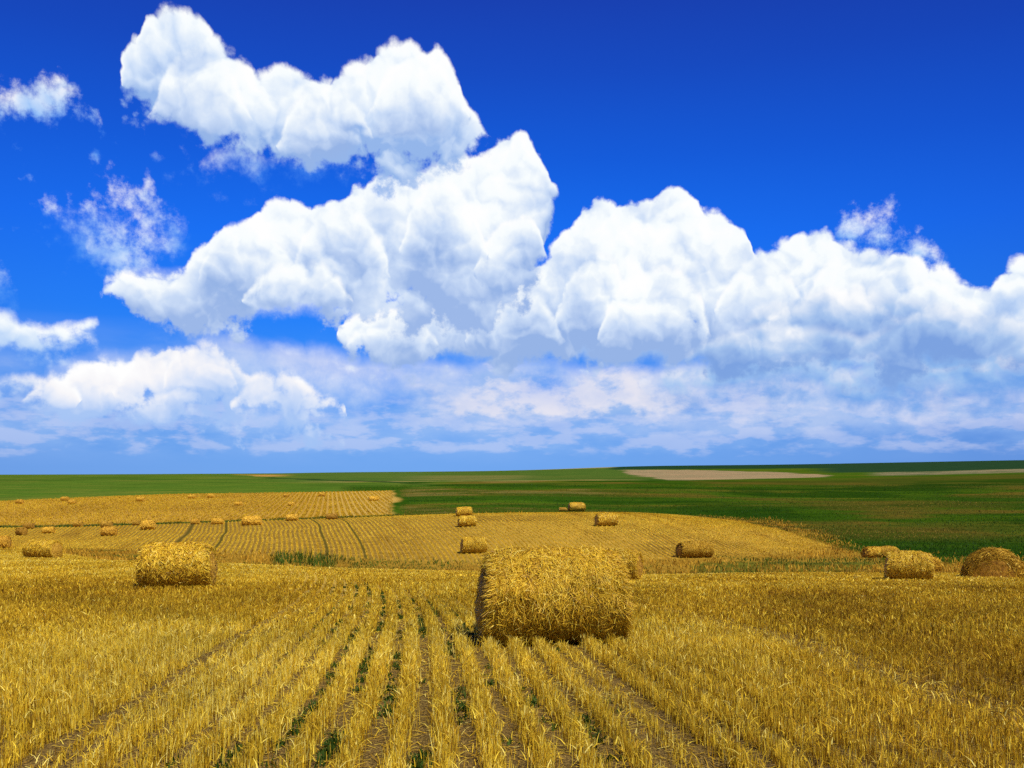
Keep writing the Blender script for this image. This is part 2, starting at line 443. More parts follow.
    layer([(-40,90),(0,92),(20,84),(40,78),(52,80),(66,70),(84,72),(96,92),(104,118)],
          [(-40,120),(0,114),(16,120),(34,134),(50,132),(66,120),(88,124),(104,126)], **{**ws, 'opac':.9, 'rag':2.2, 'soft':1.2})
    layer([(-40,258),(0,258),(8,270),(14,284)], [(-40,292),(0,292),(8,292),(14,290)], **ws)
    # wispy ring, upper right
    layer([(822,222),(832,212),(850,208),(872,222),(884,212),(902,210),(912,228),(930,240),(948,262)],
          [(822,228),(850,244),(880,262),(915,268),(948,268)], **{**ws, 'opac':.85, 'rag':3.0, 'bias':.16})
    layer([(44,204),(80,192),(120,186),(150,174),(166,200),(190,232)], [(60,246),(90,262),(115,284),(150,280),(176,262),(190,240)], **{**ws, 'opac':.30, 'rag':3.0})
    # the large right hand bank, its darker right flank first
    layer([(690,290),(745,262),(772,254),(788,238),(806,228),(826,228),(842,246),(868,258),(900,262),(935,268),(968,280),(990,284),(1008,268),(1040,258),(1100,262)],
          [(690,345),(740,362),(800,364),(860,360),(920,358),(980,352),(1100,350)], soft=.6, rag=2.0, dark=.62, low=(132,170,228), mid=(186,210,245))
    layer([(350,336),(400,322),(480,322),(560,326),(660,322),(760,320),(800,326)], [(350,348),(400,362),(480,364),(560,364),(660,364),(760,362),(800,350)], soft=.9, rag=.9, dark=.55,
          lit=(206,220,246), mid=(176,203,243), low=(140,178,236), base=.8, bias=.22, relk=.5)
    layer([(345,326),(356,314),(380,308),(410,306),(440,302),(470,300),(500,290),(520,278),(536,258),(552,238),(566,226),(576,208),(590,198),(612,196),(632,202),(650,200),(662,188),(676,184),(690,192),(704,210),(722,218),(736,230),(746,238),(748,262),(762,280)],
          [(345,346),(356,358),(390,360),(430,361),(480,357),(540,356),(600,358),(650,356),(690,348),(730,340),(762,318)], soft=.45, rag=1.7, dark=.36, bias=.03)
    lobe(548, 640, 250, 345, dark=.34); lobe(470, 560, 288, 352, dark=.45); lobe(600, 712, 262, 350, dark=.4); lobe(350, 440, 306, 358, dark=.42)
    lobe(716, 800, 262, 322); lobe(800, 905, 264, 318, dark=.62); lobe(880, 985, 280, 340, dark=.62)
    kb = dict(soft=.9, rag=1.6, base=.5, low=(124,162,224), mid=(166,196,238), lit=(226,235,249), opac=.95)
    lobe(735, 965, 292, 334, dark=.7, **kb); lobe(690, 880, 322, 366, dark=.66, **kb); lobe(850, 1075, 312, 366, dark=.7, **kb); lobe(770, 900, 296, 330, dark=.45, **{**kb, 'opac':.7})
    # the central bank, over its own soft lavender underside
    layer([(100,286),(130,274),(180,276),(240,280),(300,284),(345,290),(380,300)], [(100,290),(130,306),(180,318),(240,322),(300,322),(345,320),(380,312)], soft=1.3, rag=1.0, dark=.42, opac=.92,
          lit=(214,226,249), mid=(196,214,248), low=(172,200,246), base=.8, bias=.25, relk=.5)
    layer([(92,288),(120,280),(160,282),(192,276),(204,254),(220,238),(238,232),(256,222),(272,206),(290,202),(318,206),(344,200),(352,184),(372,178),(400,174),(432,162),(462,152),(486,150),(496,136),(512,128),(526,136),(532,152),(540,168),(549,188)],
          [(92,296),(120,306),(150,318),(190,325),(232,323),(262,317),(300,315),(350,317),(400,318),(450,318),(498,312),(524,298),(536,262),(540,226),(549,194)], soft=.5, rag=1.9, dark=.38, low=(156,184,232))
    layer([(478,262),(490,240),(504,224),(520,217),(532,224),(540,250)], [(478,276),(500,290),(520,290),(540,268)], soft=.5, rag=1.2, dark=.5)
    lobe(205, 300, 222, 300, dark=.4); lobe(290, 390, 210, 296, dark=.4); lobe(395, 490, 178, 270, dark=.4); lobe(250, 350, 262, 312, dark=.52)
    # the top cloud with its loose lower fringe
    layer([(196,164),(214,148),(240,142),(262,150),(300,156),(350,156),(390,158),(420,160)],
          [(196,168),(214,174),(236,172),(256,180),(272,166),(304,170),(340,178),(380,182),(430,176)], **{**ws, 'opac':.95, 'rag':1.8, 'bias':.12, 'wisp':.3})
    layer([(126,76),(136,58),(132,36),(146,18),(164,10),(196,20),(226,44),(246,58),(264,68),(278,60),(304,70),(328,76),(346,62),(364,54),(386,46),(406,40),(424,46),(438,40),(452,58),(462,76),(466,94),(478,116),(490,134)],
          [(126,84),(140,100),(154,112),(172,120),(192,130),(214,140),(236,147),(268,150),(304,150),(334,160),(362,168),(392,174),(422,172),(452,165),(490,146)], soft=.55, rag=1.6, dark=.46, low=(148,182,234), mid=(206,224,249), bias=.03)
    lobe(365, 470, 46, 130, dark=.34); lobe(280, 370, 84, 152, dark=.45); lobe(150, 250, 44, 132, dark=.5)
    grp.links.new(result.s, gout.inputs[0])
    gn = nt.nodes.new('ShaderNodeGroup'); gn.node_tree = grp
    nt.links.new(gn.outputs[0], bg.inputs[0])
    w.cycles.sampling_method = 'MANUAL'; w.cycles.sample_map_resolution = 512
    return w
build_sky()

# ------------------------------------------------------------------ sun, camera, render
sl = bpy.data.lights.new('sun', 'SUN'); sl.energy = 5.0; sl.angle = math.radians(.53); sl.color = (1, .94, .84)
so = bpy.data.objects.new('sun', sl); col.objects.link(so)
from mathutils import Vector
sdir = Vector((math.sin(SUN_AZ)*math.cos(SUN_EL), math.cos(SUN_AZ)*math.cos(SUN_EL), math.sin(SUN_EL)))
so.rotation_euler = (-sdir).to_track_quat('-Z', 'Y').to_euler()
so.location = sdir*60
cd = bpy.data.cameras.new('camera'); co = bpy.data.objects.new('camera', cd); col.objects.link(co)
cd.sensor_width = 36; cd.lens = 36*F/1024; cd.shift_y = (HY-384)/1024
co.location = (0, 0, 0); co.rotation_euler = (math.pi/2, 0, 0)
cd.clip_start = .1; cd.clip_end = 40000
scene.camera = co
scene.view_settings.view_transform = 'Standard'; scene.view_settings.look = 'None'
scene.view_settings.exposure = EXPO; scene.view_settings.gamma = 1
scene.render.engine = 'CYCLES'
scene.cycles.use_denoising = False
scene.cycles.max_bounces = 5; scene.cycles.diffuse_bounces = 2; scene.cycles.transmission_bounces = 2
scene.cycles.use_adaptive_sampling = True; scene.cycles.adaptive_threshold = .03; scene.cycles.transparent_max_bounces = 4
scene.cycles.caustics_reflective = False; scene.cycles.caustics_refractive = False

# ------------------------------------------------------------------ materials
def new_mat(name):
    m = bpy.data.materials.new(name); m.use_nodes = True
    N.tree = m.node_tree; m.node_tree.nodes.clear()
    out = m.node_tree.nodes.new('ShaderNodeOutputMaterial')
    return m, out
def plant_mat(name, stops, transl=.3, rough=.6, spec=.10, var=.25):
    """thin dry or green blades: colour from the per-blade 'tint', some light let through"""
    m, out = new_mat(name)
    c = ramp(attr('tint'), stops)
    geo = N.node('ShaderNodeNewGeometry')
    big = noise(N(geo.outputs['Position']), .35, 3, .55)
    c = mix(1.0, c, ramp(big, [(.3, (1-var,)*3), (.7, (1+var*.6,)*3)]), 'MULTIPLY')
    p = N.node('ShaderNodeBsdfPrincipled'); N._in(p.inputs['Base Color'], c)
    p.inputs['Roughness'].default_value = rough; p.inputs['Specular IOR Level'].default_value = spec
    t = N.node('ShaderNodeBsdfTranslucent'); N._in(t.inputs[0], c)
    s = N.node('ShaderNodeMixShader'); s.inputs[0].default_value = transl
    N.tree.links.new(p.outputs[0], s.inputs[1]); N.tree.links.new(t.outputs[0], s.inputs[2])
    N.tree.links.new(s.outputs[0], out.inputs[0])
    return m
STRAW = [(0, (.17,.085,.006)), (.3, (.44,.25,.012)), (.6, (.73,.49,.026)), (.85, (.88,.67,.070)), (1, (.93,.78,.19))]
M_stubble = plant_mat('dry stubble', STRAW)
M_strand = plant_mat('loose straw', [(0, (.16,.08,.010)), (.3, (.46,.25,.012)), (.6, (.76,.48,.024)), (.85, (.88,.64,.055)), (1, (.93,.77,.18))], transl=.15, rough=.5, spec=.2)
M_weed = plant_mat('green weed', [(0, (.018,.040,.004)), (.6, (.040,.076,.007)), (1, (.09,.13,.015))], transl=.3)
M_rank = plant_mat('rank grass', [(0, (.030,.070,.006)), (.25, (.07,.12,.010)), (.45, (.20,.15,.014)), (.7, (.42,.22,.016)), (1, (.64,.38,.035))], transl=.25)
M_meadow = plant_mat('meadow grass', [(0, (.026,.072,.004)), (.5, (.055,.112,.006)), (.75, (.11,.125,.010)), (1, (.24,.16,.02))], transl=.25)

TRAMS = ((-31.7, .24), (-27.3, .22), (-16.3, .17), (-12.7, .14))
def ground_mat():
    m, out = new_mat('field ground')
    a = N.node('ShaderNodeAttribute', attribute_name='base_colour'); c = N(a.outputs['Color'])
    geo = N.node('ShaderNodeNewGeometry'); Pw = N(geo.outputs['Position'])
    mp = N.node('ShaderNodeMapping'); N._in(mp.inputs[0], Pw); mp.inputs['Scale'].default_value = (.25, 1, 1)
    fine = noise(Pw, 9, 6, .65); mid_ = noise(Pw, .8, 5, .6); streak = noise(N(mp.outputs[0]), .12, 6, .62)
    c = mix(1.0 - attr('mid_all')*.75, c, mix(1.0, c, ramp(fine, [(.25, (.55,.55,.55)), (.75, (1.35,1.35,1.35))]), 'MULTIPLY'))
    c = mix(1.0, c, ramp(mid_, [(.3, (.72,.74,.72)), (.7, (1.22,1.2,1.2))]), 'MULTIPLY')
    g = attr('meadow')
    c = mix(g, c, mix(1.0, c, ramp(streak, [(.3, (.62,.75,.7)), (.5, (1,1,1)), (.68, (1.7,1.15,1.2)), (.8, (2.6,1.35,1.5))]), 'MULTIPLY'))
    # drill rows of the two farther stubble fields (bare soil between rows of straw)
    for an, amt in (('row_upper', .30),):
        r = attr(an)
        w = N.math('SINE', r*(2*math.pi) + (mid_-.5)*5)
        c = mix((w.lin(.25, .95) * attr('upper') * (noise(Pw, .05, 3, .5).lin(.35,.65,.25,1)) * amt), c, (.10,.055,.012))
    um = attr('row_mid'); tri = N.math('ABSOLUTE', N.math('FRACT', um*(1/ROW_M)) - .5)
    c = mix((1.0 - tri.step(.20, .34)) * attr('mid') * noise(Pw, .5, 4, .6).lin(.3, .6, .45, 1), c, (.11,.062,.014))
    for uc, hw in TRAMS:
        c = mix((1.0 - (N.math('ABSOLUTE', um - uc) + (mid_-.5)*.25).lin(hw*.4, hw*1.3)) * attr('mid_all'), c, (.085,.065,.012))
    litter = noise(Pw, 55, 3, .7).step(.48, .62) * attr('fore')
    c = mix(litter*.55, c, (.40,.26,.06))
    p = N.node('ShaderNodeBsdfPrincipled'); N._in(p.inputs['Base Color'], c)
    p.inputs['Roughness'].default_value = .95; p.inputs['Specular IOR Level'].default_value = .0
    b = N.node('ShaderNodeBump'); b.inputs['Strength'].default_value = .5; b.inputs['Distance'].default_value = .03
    N._in(b.inputs['Height'], noise(Pw, 14, 6, .65)); N.tree.links.new(b.outputs[0], p.inputs['Normal'])
    N.tree.links.new(p.outputs[0], out.inputs[0])
    return m
M_ground = ground_mat()

def tram(X, Y):
    u = u_mid(X, Y)
    t = np.full(np.shape(u), 9.0)
    for c, w in TRAMS:
        t = np.minimum(t, np.abs(u - c) + .24 - w)
    return t
# ------------------------------------------------------------------ the ground sheet
def build_ground():
    fine = np.radians(np.arange(-34, 34.001, .078))
    rest = np.radians(np.arange(34, 326, 4.0)[1:])
    ang = np.concatenate([fine, rest])
    rho = np.concatenate([[0.4, .9], np.exp(np.linspace(math.log(1.5), math.log(10000), 640))])
    A, R = np.meshgrid(ang, rho)
    X, Y = R*np.sin(A), R*np.cos(A)
    Z = ground_z(X, Y)
    nA, nR = len(ang), len(rho)
    px, d, fore, mid, up = fields(X, Y)
    jag = fnoise(X*.03+4, Y*.015+6, 5) - .5
    d0 = d; px0 = px
    px = px + jag*22*smooth01((d-380)/100); d = d*(1 + jag*.07*smooth01((d-380)/100))
    sm = lambda t, w: smooth01(t/w + .5)
    C = np.zeros(X.shape + (3,))
    def put(mask, c):
        C[:] = C*(1-mask[..., None]) + np.asarray(c)*mask[..., None]
    big = fnoise(X*.012, Y*.012); bigs = fnoise(X*.004+7, Y*.02+3); strk = fnoise(X*.01+2, Y*.05+8)
    # green slopes
    C[:] = (.034, .082, .004)
    put(smooth01((big-.45)/.25)*.7, (.052,.105,.006))
    put(smooth01((strk-.56)/.12)*.55, (.105,.095,.012))
    left = sm(430 - px + (big-.5)*60, 60)*smooth01((d-250)/60)
    put(left, (.062,.122,.012)); put(left*smooth01((fnoise(X*.012+5, Y*.02+2, 5)-.50)/.1)*.6, (.036,.085,.008)); put(left*smooth01((fnoise(X*.02+15, Y*.05+2, 5)-.52)/.1)*.55, (.10,.135,.018))
    put(smooth01((px-330)/30)*smooth01((430-px)/30)*smooth01((d-200)/40)*smooth01((430-d)/40)*.9, (.018,.062,.003))  # dark patch painted in as the shade of a dip in the slope
    put(smooth01((px-760)/150)*smooth01((d-320)/80)*smooth01((620-d)/60)*.55, (.085,.075,.012))
    # far strips
    far = smooth01((d-900)/250)
    put(smooth01((d-480)/30)*smooth01((700-px)/60)*smooth01((px-250)/80)*.7, (.055,.105,.018))
    put(smooth01((d-540)/40)*smooth01((900-d)/100)*smooth01((560-px)/60)*smooth01((px-380)/60)*.5, (.16,.14,.04))
    w = smooth01((px-285)/60)*smooth01((650-px)/20)
    put(w*sm(11-np.abs(d-515), 8)*.65, (.30,.23,.08))
    dd = 700 + 250*np.sin((px-200)*.012)
    put(smooth01((300-px)/30)*smooth01((px-226)/10)*smooth01((d-760-np.maximum(262-px,0)*6)/40)*smooth01((1400-d)/200)*.8, (.36,.20,.05))
    put(smooth01((450-px)/60)*smooth01((px-258)/20)*sm(26-np.abs(d-(400+ (450-px)*1.6)), 16)*.85, (.016,.045,.010))  # dark line painted into the colour as a shadow across the far green
    mot = fnoise(X*.018+9, Y*.03+4, 5); mo2 = fnoise(X*.006+1, Y*.012+14, 4)
    gs = smooth01((px-395)/20)*smooth01((520-d)/40)
    put(gs*smooth01((mot-.54)/.10)*.75, (.105,.080,.012)); put(gs*smooth01((.46-mot)/.10)*.8, (.014,.048,.003)); put(gs*smooth01((mo2-.52)/.10)*.6, (.020,.058,.004))
    put(gs*smooth01((mot-.66)/.05)*smooth01((640-px)/60)*.35, (.20,.16,.05))
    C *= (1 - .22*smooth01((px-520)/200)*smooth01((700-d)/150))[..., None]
    b = smooth01((px-622-np.maximum(900-d,0)*.11)/8)*smooth01((d-505-np.maximum(px-690,0)*1.2)/30)*smooth01((np.interp(px,[620,690,830],[1750,1600,900])-d)/60)*smooth01((835-px)/12)
    put(b, (.25,.195,.10)); put(b*smooth01((strk-.5)/.15)*.5, (.16,.13,.06))
    b2 = smooth01((px-860)/30)*sm(np.minimum(d-(700-(px-880)*.3), 1050-d), 50)
    put(b2*.9, (.19,.165,.09)); put(b2*smooth01((fnoise(X*.05, Y*.05)-.5)/.1)*.8, (.04,.07,.02))
    put(smooth01((px-605)/15)*smooth01((d-1760)/40), (.012,.040,.016))
    put(smooth01((px-880)/20)*smooth01((d-1060)/40), (.012,.040,.016))
    put(smooth01((px-800)/40)*smooth01((d-1000)/150), (.014,.042,.016))
    put(smooth01((d-2400)/200)*smooth01((620-px)/20)*smooth01((px-380)/80)*.8, (.26,.23,.10))
    # rank strips between the fields
    rank = smooth01((170-d)/20)*smooth01((830-px)/60) + smooth01((np.interp(px,[770,850,900],[140,104,84])-d)/10)*smooth01((px-770)/60)
    put(np.clip(rank, 0, 1), (.26,.155,.018)); put(np.clip(rank, 0, 1)*smooth01((fnoise(X*.09, Y*.09)-.50)/.12)*.75, (.055,.085,.010))
    put(sm(np.minimum(d-interp(px, MID_END), interp(px, UP_START)+2-d), 5)*smooth01((410-px)/20), (.035,.055,.014))
    # stubble fields
    put(sm(up, 4), (.40,.235,.038)); put(sm(up, 4)*smooth01((big-.5)/.2)*.6, (.30,.165,.030))
    put(sm(up, 4)*smooth01((px-300)/60)*.6, (.44,.30,.075))
    put(sm(mid, 3), (.40,.25,.036)); 
    rowd = .30 + smooth01((560-px)/200)*.5 + .75*smooth01((fnoise(X*.05+3, Y*.03+8)-.48)/.12)*smooth01((px-430)/60)
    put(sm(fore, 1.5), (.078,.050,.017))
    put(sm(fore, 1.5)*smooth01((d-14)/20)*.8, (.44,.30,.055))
    V = np.stack([X, Y, Z], -1).reshape(-1, 3)
    i, j = np.meshgrid(np.arange(nR-1), np.arange(nA), indexing='ij')
    jn = (j+1) % nA
    Fq = np.stack([i*nA+j, (i+1)*nA+j, (i+1)*nA+jn, i*nA+jn], -1).reshape(-1, 4)[:, ::-1]
    meadow = np.maximum(smooth01((d-100)/40), smooth01((px-860)/40)*smooth01((d-80)/8))*(1-sm(fore, 2))*(1-sm(mid, 2))*(1-sm(up, 2))
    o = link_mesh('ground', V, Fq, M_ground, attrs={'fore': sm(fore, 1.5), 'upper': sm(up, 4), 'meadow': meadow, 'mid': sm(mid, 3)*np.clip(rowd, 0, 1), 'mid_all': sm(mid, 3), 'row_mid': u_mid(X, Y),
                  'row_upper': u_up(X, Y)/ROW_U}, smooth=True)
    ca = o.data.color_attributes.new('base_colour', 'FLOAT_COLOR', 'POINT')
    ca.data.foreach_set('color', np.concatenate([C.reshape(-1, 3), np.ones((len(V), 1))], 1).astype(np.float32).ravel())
    tag(o, kind='structure')
    return o
build_ground()

# ------------------------------------------------------------------ bales: where they lie
# bearing column, row of the foot, apparent height and width, yaw in degrees, model, label
B = []
def bale(px, py, h, w, yaw, model, label, d=None, turn=0, sink=.05, group='straw bales scattered over the fields'):
    B.append(dict(px=px, py=py, h=h, w=w, yaw=yaw, model=model, label=label, d=d, sink=sink, group=group))
bale(554, 648, 95, 150, 7, 'near', 'big shaggy golden straw bale lying on the stubble rows, the largest and nearest of all')
bale(621, 582, 32, 48, -24, 'middle', 'golden straw bale with a brown end, half hidden just behind the largest bale')
bale(172.5, 590, 46, 71, 8, 'middle', "ragged golden straw bale with dark lower corners, second largest, alone on the left")
bale(38.5, 559, 19, 37, -16, 'middle', "golden straw bale with a dark right half, far left on the near field")
bale(914, 582, 29.5, 46, -19, 'middle', "straw bale with upright furrows and a small shadow on the near field's right rim")
bale(996, 576, 54, 54, 63, 'middle', 'brown half sunken straw bale seen end on as a dome, at the right edge', d=44, sink=1.4)
bale(929, 571, 17.5, 26, 10, 'far', 'brown straw bale peeking out behind the furrowed bale on the right rim', d=62)
bale(473.5, 554, 16.5, 26, 12, 'middle', "straw bale alone near the middle field's foot, above the largest bale")
bale(696, 558.5, 16, 36, 18, 'middle', "long low brownish straw bale with a dark left end on the middle field's weedy right")
bale(607, 526.5, 13, 23, 16, 'far', "straw bale with dark left end, alone above the right end of the largest bale")
bale(467, 527, 11, 18, 14, 'far', "golden straw bale with a dark foot, lower of two close together at the crest")
bale(464, 516.5, 9.5, 16, 10, 'far', "straw bale on the middle field's crest, upper of two close together")
bale(577, 511.6, 9, 17, 12, 'far', 'straw bale on the crest of the middle field against the dark green slope')
bale(563, 511.4, 4, 8, 5, 'low', 'small brown heap of straw beside a bale on the crest against the green slope')
bale(147, 530, 9.5, 13, 10, 'low', 'bright straw bale on the middle field directly above the ragged bale of the left')
bale(108, 536, 9, 14, 8, 'low', 'straw bale with a dark foot in front of a browner one, far left midfield')
bale(106, 528, 7, 10, 8, 'low', 'brown straw bale hidden in part behind a brighter one, left of the middle field')
bale(47.5, 533.5, 6.5, 11, 8, 'low', 'straw bale above the bale of the near field at far left')
bale(20, 535.5, 8, 10, -20, 'low', 'brown straw bale at far left, beside the weedy corner of the middle field')
bale(28, 529, 6, 9, 5, 'low', 'reddish brown straw bale at far left against the hedge strip')
bale(1, 548.5, 12, 13, 10, 'low', 'golden straw bale cut off by the left edge of the picture')
bale(77.5, 527, 6, 8, 0, 'low', "dark brown straw bale in the hedge strip, left of the one half hidden")
bale(136, 525.5, 5.5, 7, 0, 'low', "dark brown straw bale just behind and left of the bright one")
bale(217, 524.5, 6, 11, 6, 'low', "straw bale in the hedge strip between dark bushes, left of the widest crest bale")
bale(195, 524.3, 5, 8, 4, 'low', 'small orange straw bale in the hedge strip, left of two paler ones')
bale(251, 525.5, 9, 18, 10, 'low', "pale straw bale with a dark left end, widest of the row along the crest")
bale(291.5, 521, 6.5, 12, 12, 'low', 'pale straw bale on the crest of the middle field where the dark wheel track begins')
bale(331.5, 519.5, 6, 11, 8, 'low', 'brown straw bale in the hedge strip, rightmost of the row along the crest')
bale(19, 504, 4.5, 6, 0, 'low', 'tiny straw bale on the upper field under the green hill, leftmost there')
bale(64.5, 501, 4.2, 7, 0, 'low', 'tiny straw bale at the top of the upper field, left one of a close pair')
bale(71.5, 504, 4, 7, 10, 'low', 'tiny straw bale at the top of the upper field, right one of a close pair')
bale(140, 501.5, 4.4, 7, 0, 'low', 'tiny straw bale alone at the top of the upper field, above the bright bale')
bale(192, 498.5, 3.8, 7, 0, 'low', 'tiny straw bale at the top edge of the upper field, left one of two apart')
bale(210.5, 498, 4.2, 6, 0, 'low', 'tiny straw bale at the top edge of the upper field, right one of two apart')
bale(238, 505.5, 3.6, 7, 0, 'low', "tiny straw bale among drill rows of the upper field above the widest crest bale")
bale(291, 506, 4, 6, 0, 'low', "tiny pale straw bale in mid upper field, above the crest bale by the track")
bale(286, 497, 3, 5, 0, 'low', 'tiny dark straw bale near the top edge of the upper field, right half')
bale(322, 496.5, 4, 6, 0, 'low', 'tiny bright straw bale at the top edge of the upper field, right half')
bale(884, 557.5, 12, 40, 25, 'far', 'low brown heap of loose straw in the weeds behind the furrowed bale, left of it', d=88, sink=.15)
bale(373.5, 501, 4.6, 10, 20, 'low', 'tiny straw bale with a dark left end in the right corner of the upper field')
for b in B:
    if b['d'] is None: b['d'] = hit(b['px'], b['py'])
    d = b['d']; D = b['h']/F*d*1.03
    b['D'] = D
    y = math.radians(b['yaw'])
    wm = b['w']/F*d
    if abs(b['yaw']) > 60: b['L'] = 1.5; b['W'] = wm; b['Y'] = d+.9
    else: b['L'] = max(.5*D, (wm - D*.85*abs(math.sin(y)))/math.cos(y)); b['W'] = D
    b.setdefault('Y', d + D*.42 + abs(math.sin(y))*b['L']*.35)
    b['X'] = (b['px']-HX)/F*(d + D*.2)
    b['Z'] = float(ground_z(b['X'], b['Y']-D*.3)) - b['sink']

def inside_bale(X, Y, grow=0.0):
    m = np.zeros(X.shape, bool)
    for b in B:
        dx, dy = X-b['X'], Y-b['Y']
        y = math.radians(b['yaw']); c, s = math.cos(y), math.sin(y)
        m |= (np.abs(dx*c+dy*s) < b['L']/2+grow) & (np.abs(-dx*s+dy*c) < b['W']*.34+grow)
    return m

# ------------------------------------------------------------------ blades of straw and grass
def blades(name, X, Y, h, w, tint, mat, lean=.35, lean_dir=None, z0=-.01, segs=2, face=None):
    n = len(X)
    Z = ground_z(X, Y) + z0
    lm0 = lean
    la = rng.random(n)*2*math.pi if lean_dir is None else lean_dir
    lm = np.abs(rng.normal(0, lean, n))
    wa = rng.random(n)*math.pi if face is None else face + rng.normal(0, .7, n)
    wx, wy = np.cos(wa)*w/2, np.sin(wa)*w/2
    P = []
    for k, (f, wk) in enumerate([(0, 1), (.55, .85), (1, .35)] if segs == 2 else [(0, 1), (1, .6)]):
        bx, by = X + np.sin(la)*lm*h*f**1.6, Y + np.cos(la)*lm*h*f**1.6
        bz = Z + h*f*(1 - .18*lm*f)
        P += [np.stack([bx-wx*wk, by-wy*wk, bz], -1), np.stack([bx+wx*wk, by+wy*wk, bz], -1)]
    k = len(P)
    V = np.stack(P, 1).reshape(-1, 3)
    base = (np.arange(n)*k)[:, None]
    Fs = [base + np.array([[2*q, 2*q+1, 2*q+3, 2*q+2]]) for q in range(k//2 - 1)]
    Fq = np.stack(Fs, 1).reshape(-1, 4)
    T = np.repeat(tint, k)
    return V, Fq, T
def join(parts):
    Vs, Fs, Ts, o = [], [], [], 0
    for V, Fq, T in parts:
        Vs.append(V); Fs.append(Fq+o); Ts.append(T); o += len(V)
    return np.concatenate(Vs), np.concatenate(Fs), np.concatenate(Ts)

def build_stubble():
    parts = []
    for y0, y1, per_m, w, seg in [(5.3, 12.5, 430, .0054, 2), (12.5, 22, 215, .0090, 2), (22, 36, 104, .016, 1), (36, 92, 46, .030, 1)]:
        area = .78*(y1**2-y0**2) + 5*(y1-y0)
        n = int(area/ROW_F*per_m)
        Y = np.sqrt(rng.random(n)*(y1**2-y0**2)+y0**2)
        X = (rng.random(n)*2-1)*(.78*Y+2.5)
        u = u_fore(X, Y); k = np.round(u/ROW_F)
        # gather the stems into clumps along each row
        cl = .06 if y0 < 20 else .12
        q = np.round(Y/cl + vnoise(k*7.3, k*0+2)*9)
        j1 = vnoise(k*13.7+q*1.37, q*3.1); j2 = vnoise(q*2.7+k*5.1, k*9.7)
        uc = k*ROW_F
        side = np.abs(uc-.1) + .9*(uc > 0)
        loose = smooth01((side-3.2)/2.6)
        sig = .047 + .042*loose
        Yn = (q - vnoise(k*7.3, k*0+2)*9 + (j1-.5)*.9)*cl + rng.normal(0, .028, n)
        Xn = X - u + uc + (j2-.5)*.06*(1+loose) + rng.normal(0, 1, n)*sig
        Xn += (u_fore(X, Y) - u_fore(X, Yn))      # stay on the curving row
        px, d, fore, mid, up = fields(Xn, Yn)
        pt = fnoise(Xn*.35+3, Yn*.22+1)
        hh = (.175 + .045*(j1-.5) + .06*(pt-.5)) * np.where(rng.random(n) < .72, .86 + .24*rng.random(n), .4 + .5*rng.random(n))
        hh *= 1 - .12*loose
        trk = np.minimum(np.abs(uc+2.45), np.minimum(np.abs(uc-5.5), np.minimum(np.abs(uc-2.0)+.05, np.abs(uc+6.3))))
        hh *= np.where((trk < .2) & (Yn < 20), .5, 1)
        keep = (fore > -.5) & ~inside_bale(Xn, Yn, .04)
        keep &= rng.random(n) < (.38 + 1.1*fnoise(Xn*1.3, Yn*.9+40, 2))
        keep &= ~((trk < .2) & (Yn < 20) & (rng.random(n) < .5))
        broken = rng.random(n) < .13
        hh = np.where(broken, hh*.8, hh)
        p3 = fnoise(Xn*.09+13, Yn*.09+4, 3)
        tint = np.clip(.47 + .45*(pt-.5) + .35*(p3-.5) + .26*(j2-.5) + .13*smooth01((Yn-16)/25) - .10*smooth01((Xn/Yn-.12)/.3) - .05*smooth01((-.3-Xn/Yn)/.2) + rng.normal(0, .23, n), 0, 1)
        Xk, Yk = Xn[keep], Yn[keep]
        ww = w*(.7+.7*rng.random(n))
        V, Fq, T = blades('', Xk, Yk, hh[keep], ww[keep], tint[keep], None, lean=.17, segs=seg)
        parts.append((V, Fq, T))
        # dry leaves and broken stems hanging off the stems at every height
        m = int(len(Xk)*(.42 if y0 < 20 else .3))
        id_ = rng.choice(len(Xk), m)
        hk = hh[keep][id_]; f = .15 + .75*rng.random(m)
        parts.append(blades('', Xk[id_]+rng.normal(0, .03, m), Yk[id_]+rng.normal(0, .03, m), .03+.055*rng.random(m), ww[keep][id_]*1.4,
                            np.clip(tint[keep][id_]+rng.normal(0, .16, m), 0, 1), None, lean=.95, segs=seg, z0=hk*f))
    V, Fq, T = join(parts)
    print('stubble faces', len(Fq))
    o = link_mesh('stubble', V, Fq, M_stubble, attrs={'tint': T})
    tag(o, 'golden cut wheat stubble in long rows on the near field', kind='stuff')

    # straw littering the bare gaps
    n = 60000
    Y = np.sqrt(rng.random(n)*(24**2-5.3**2)+5.3**2); X = (rng.random(n)*2-1)*(.75*Y+2)
    a = rng.random(n)*math.pi; l = .05+.13*rng.random(n); w = .004+.00035*Y
    Z = ground_z(X, Y) + .006 + .012*rng.random(n)
    dx, dy = np.cos(a)*l/2, np.sin(a)*l/2; wx, wy = -np.sin(a)*w/2, np.cos(a)*w/2
    dz = rng.normal(0, .008, n)
    V = np.stack([np.stack([X-dx-wx, Y-dy-wy, Z-dz], -1), np.stack([X+dx-wx, Y+dy-wy, Z+dz], -1), np.stack([X+dx+wx, Y+dy+wy, Z+dz], -1), np.stack([X-dx+wx, Y-dy+wy, Z-dz], -1)], 1).reshape(-1, 3)
    o = link_mesh('straw_litter', V, np.arange(4*n).reshape(-1, 4), M_stubble, attrs={'tint': np.repeat(np.clip(.5+rng.normal(0, .25, n), 0, 1), 4)})
    tag(o, 'broken straw scattered on the soil between stubble rows', kind='stuff')

    # low green weeds in the gaps
    n = 2600
    Y = np.sqrt(rng.random(n)*(34**2-5.3**2)+5.3**2)*.0 + 5.3 + 26*rng.random(n)**1.5
    k = rng.integers(-6, 6, n)
    u = (k+.5)*ROW_F + rng.normal(0, .035, n)
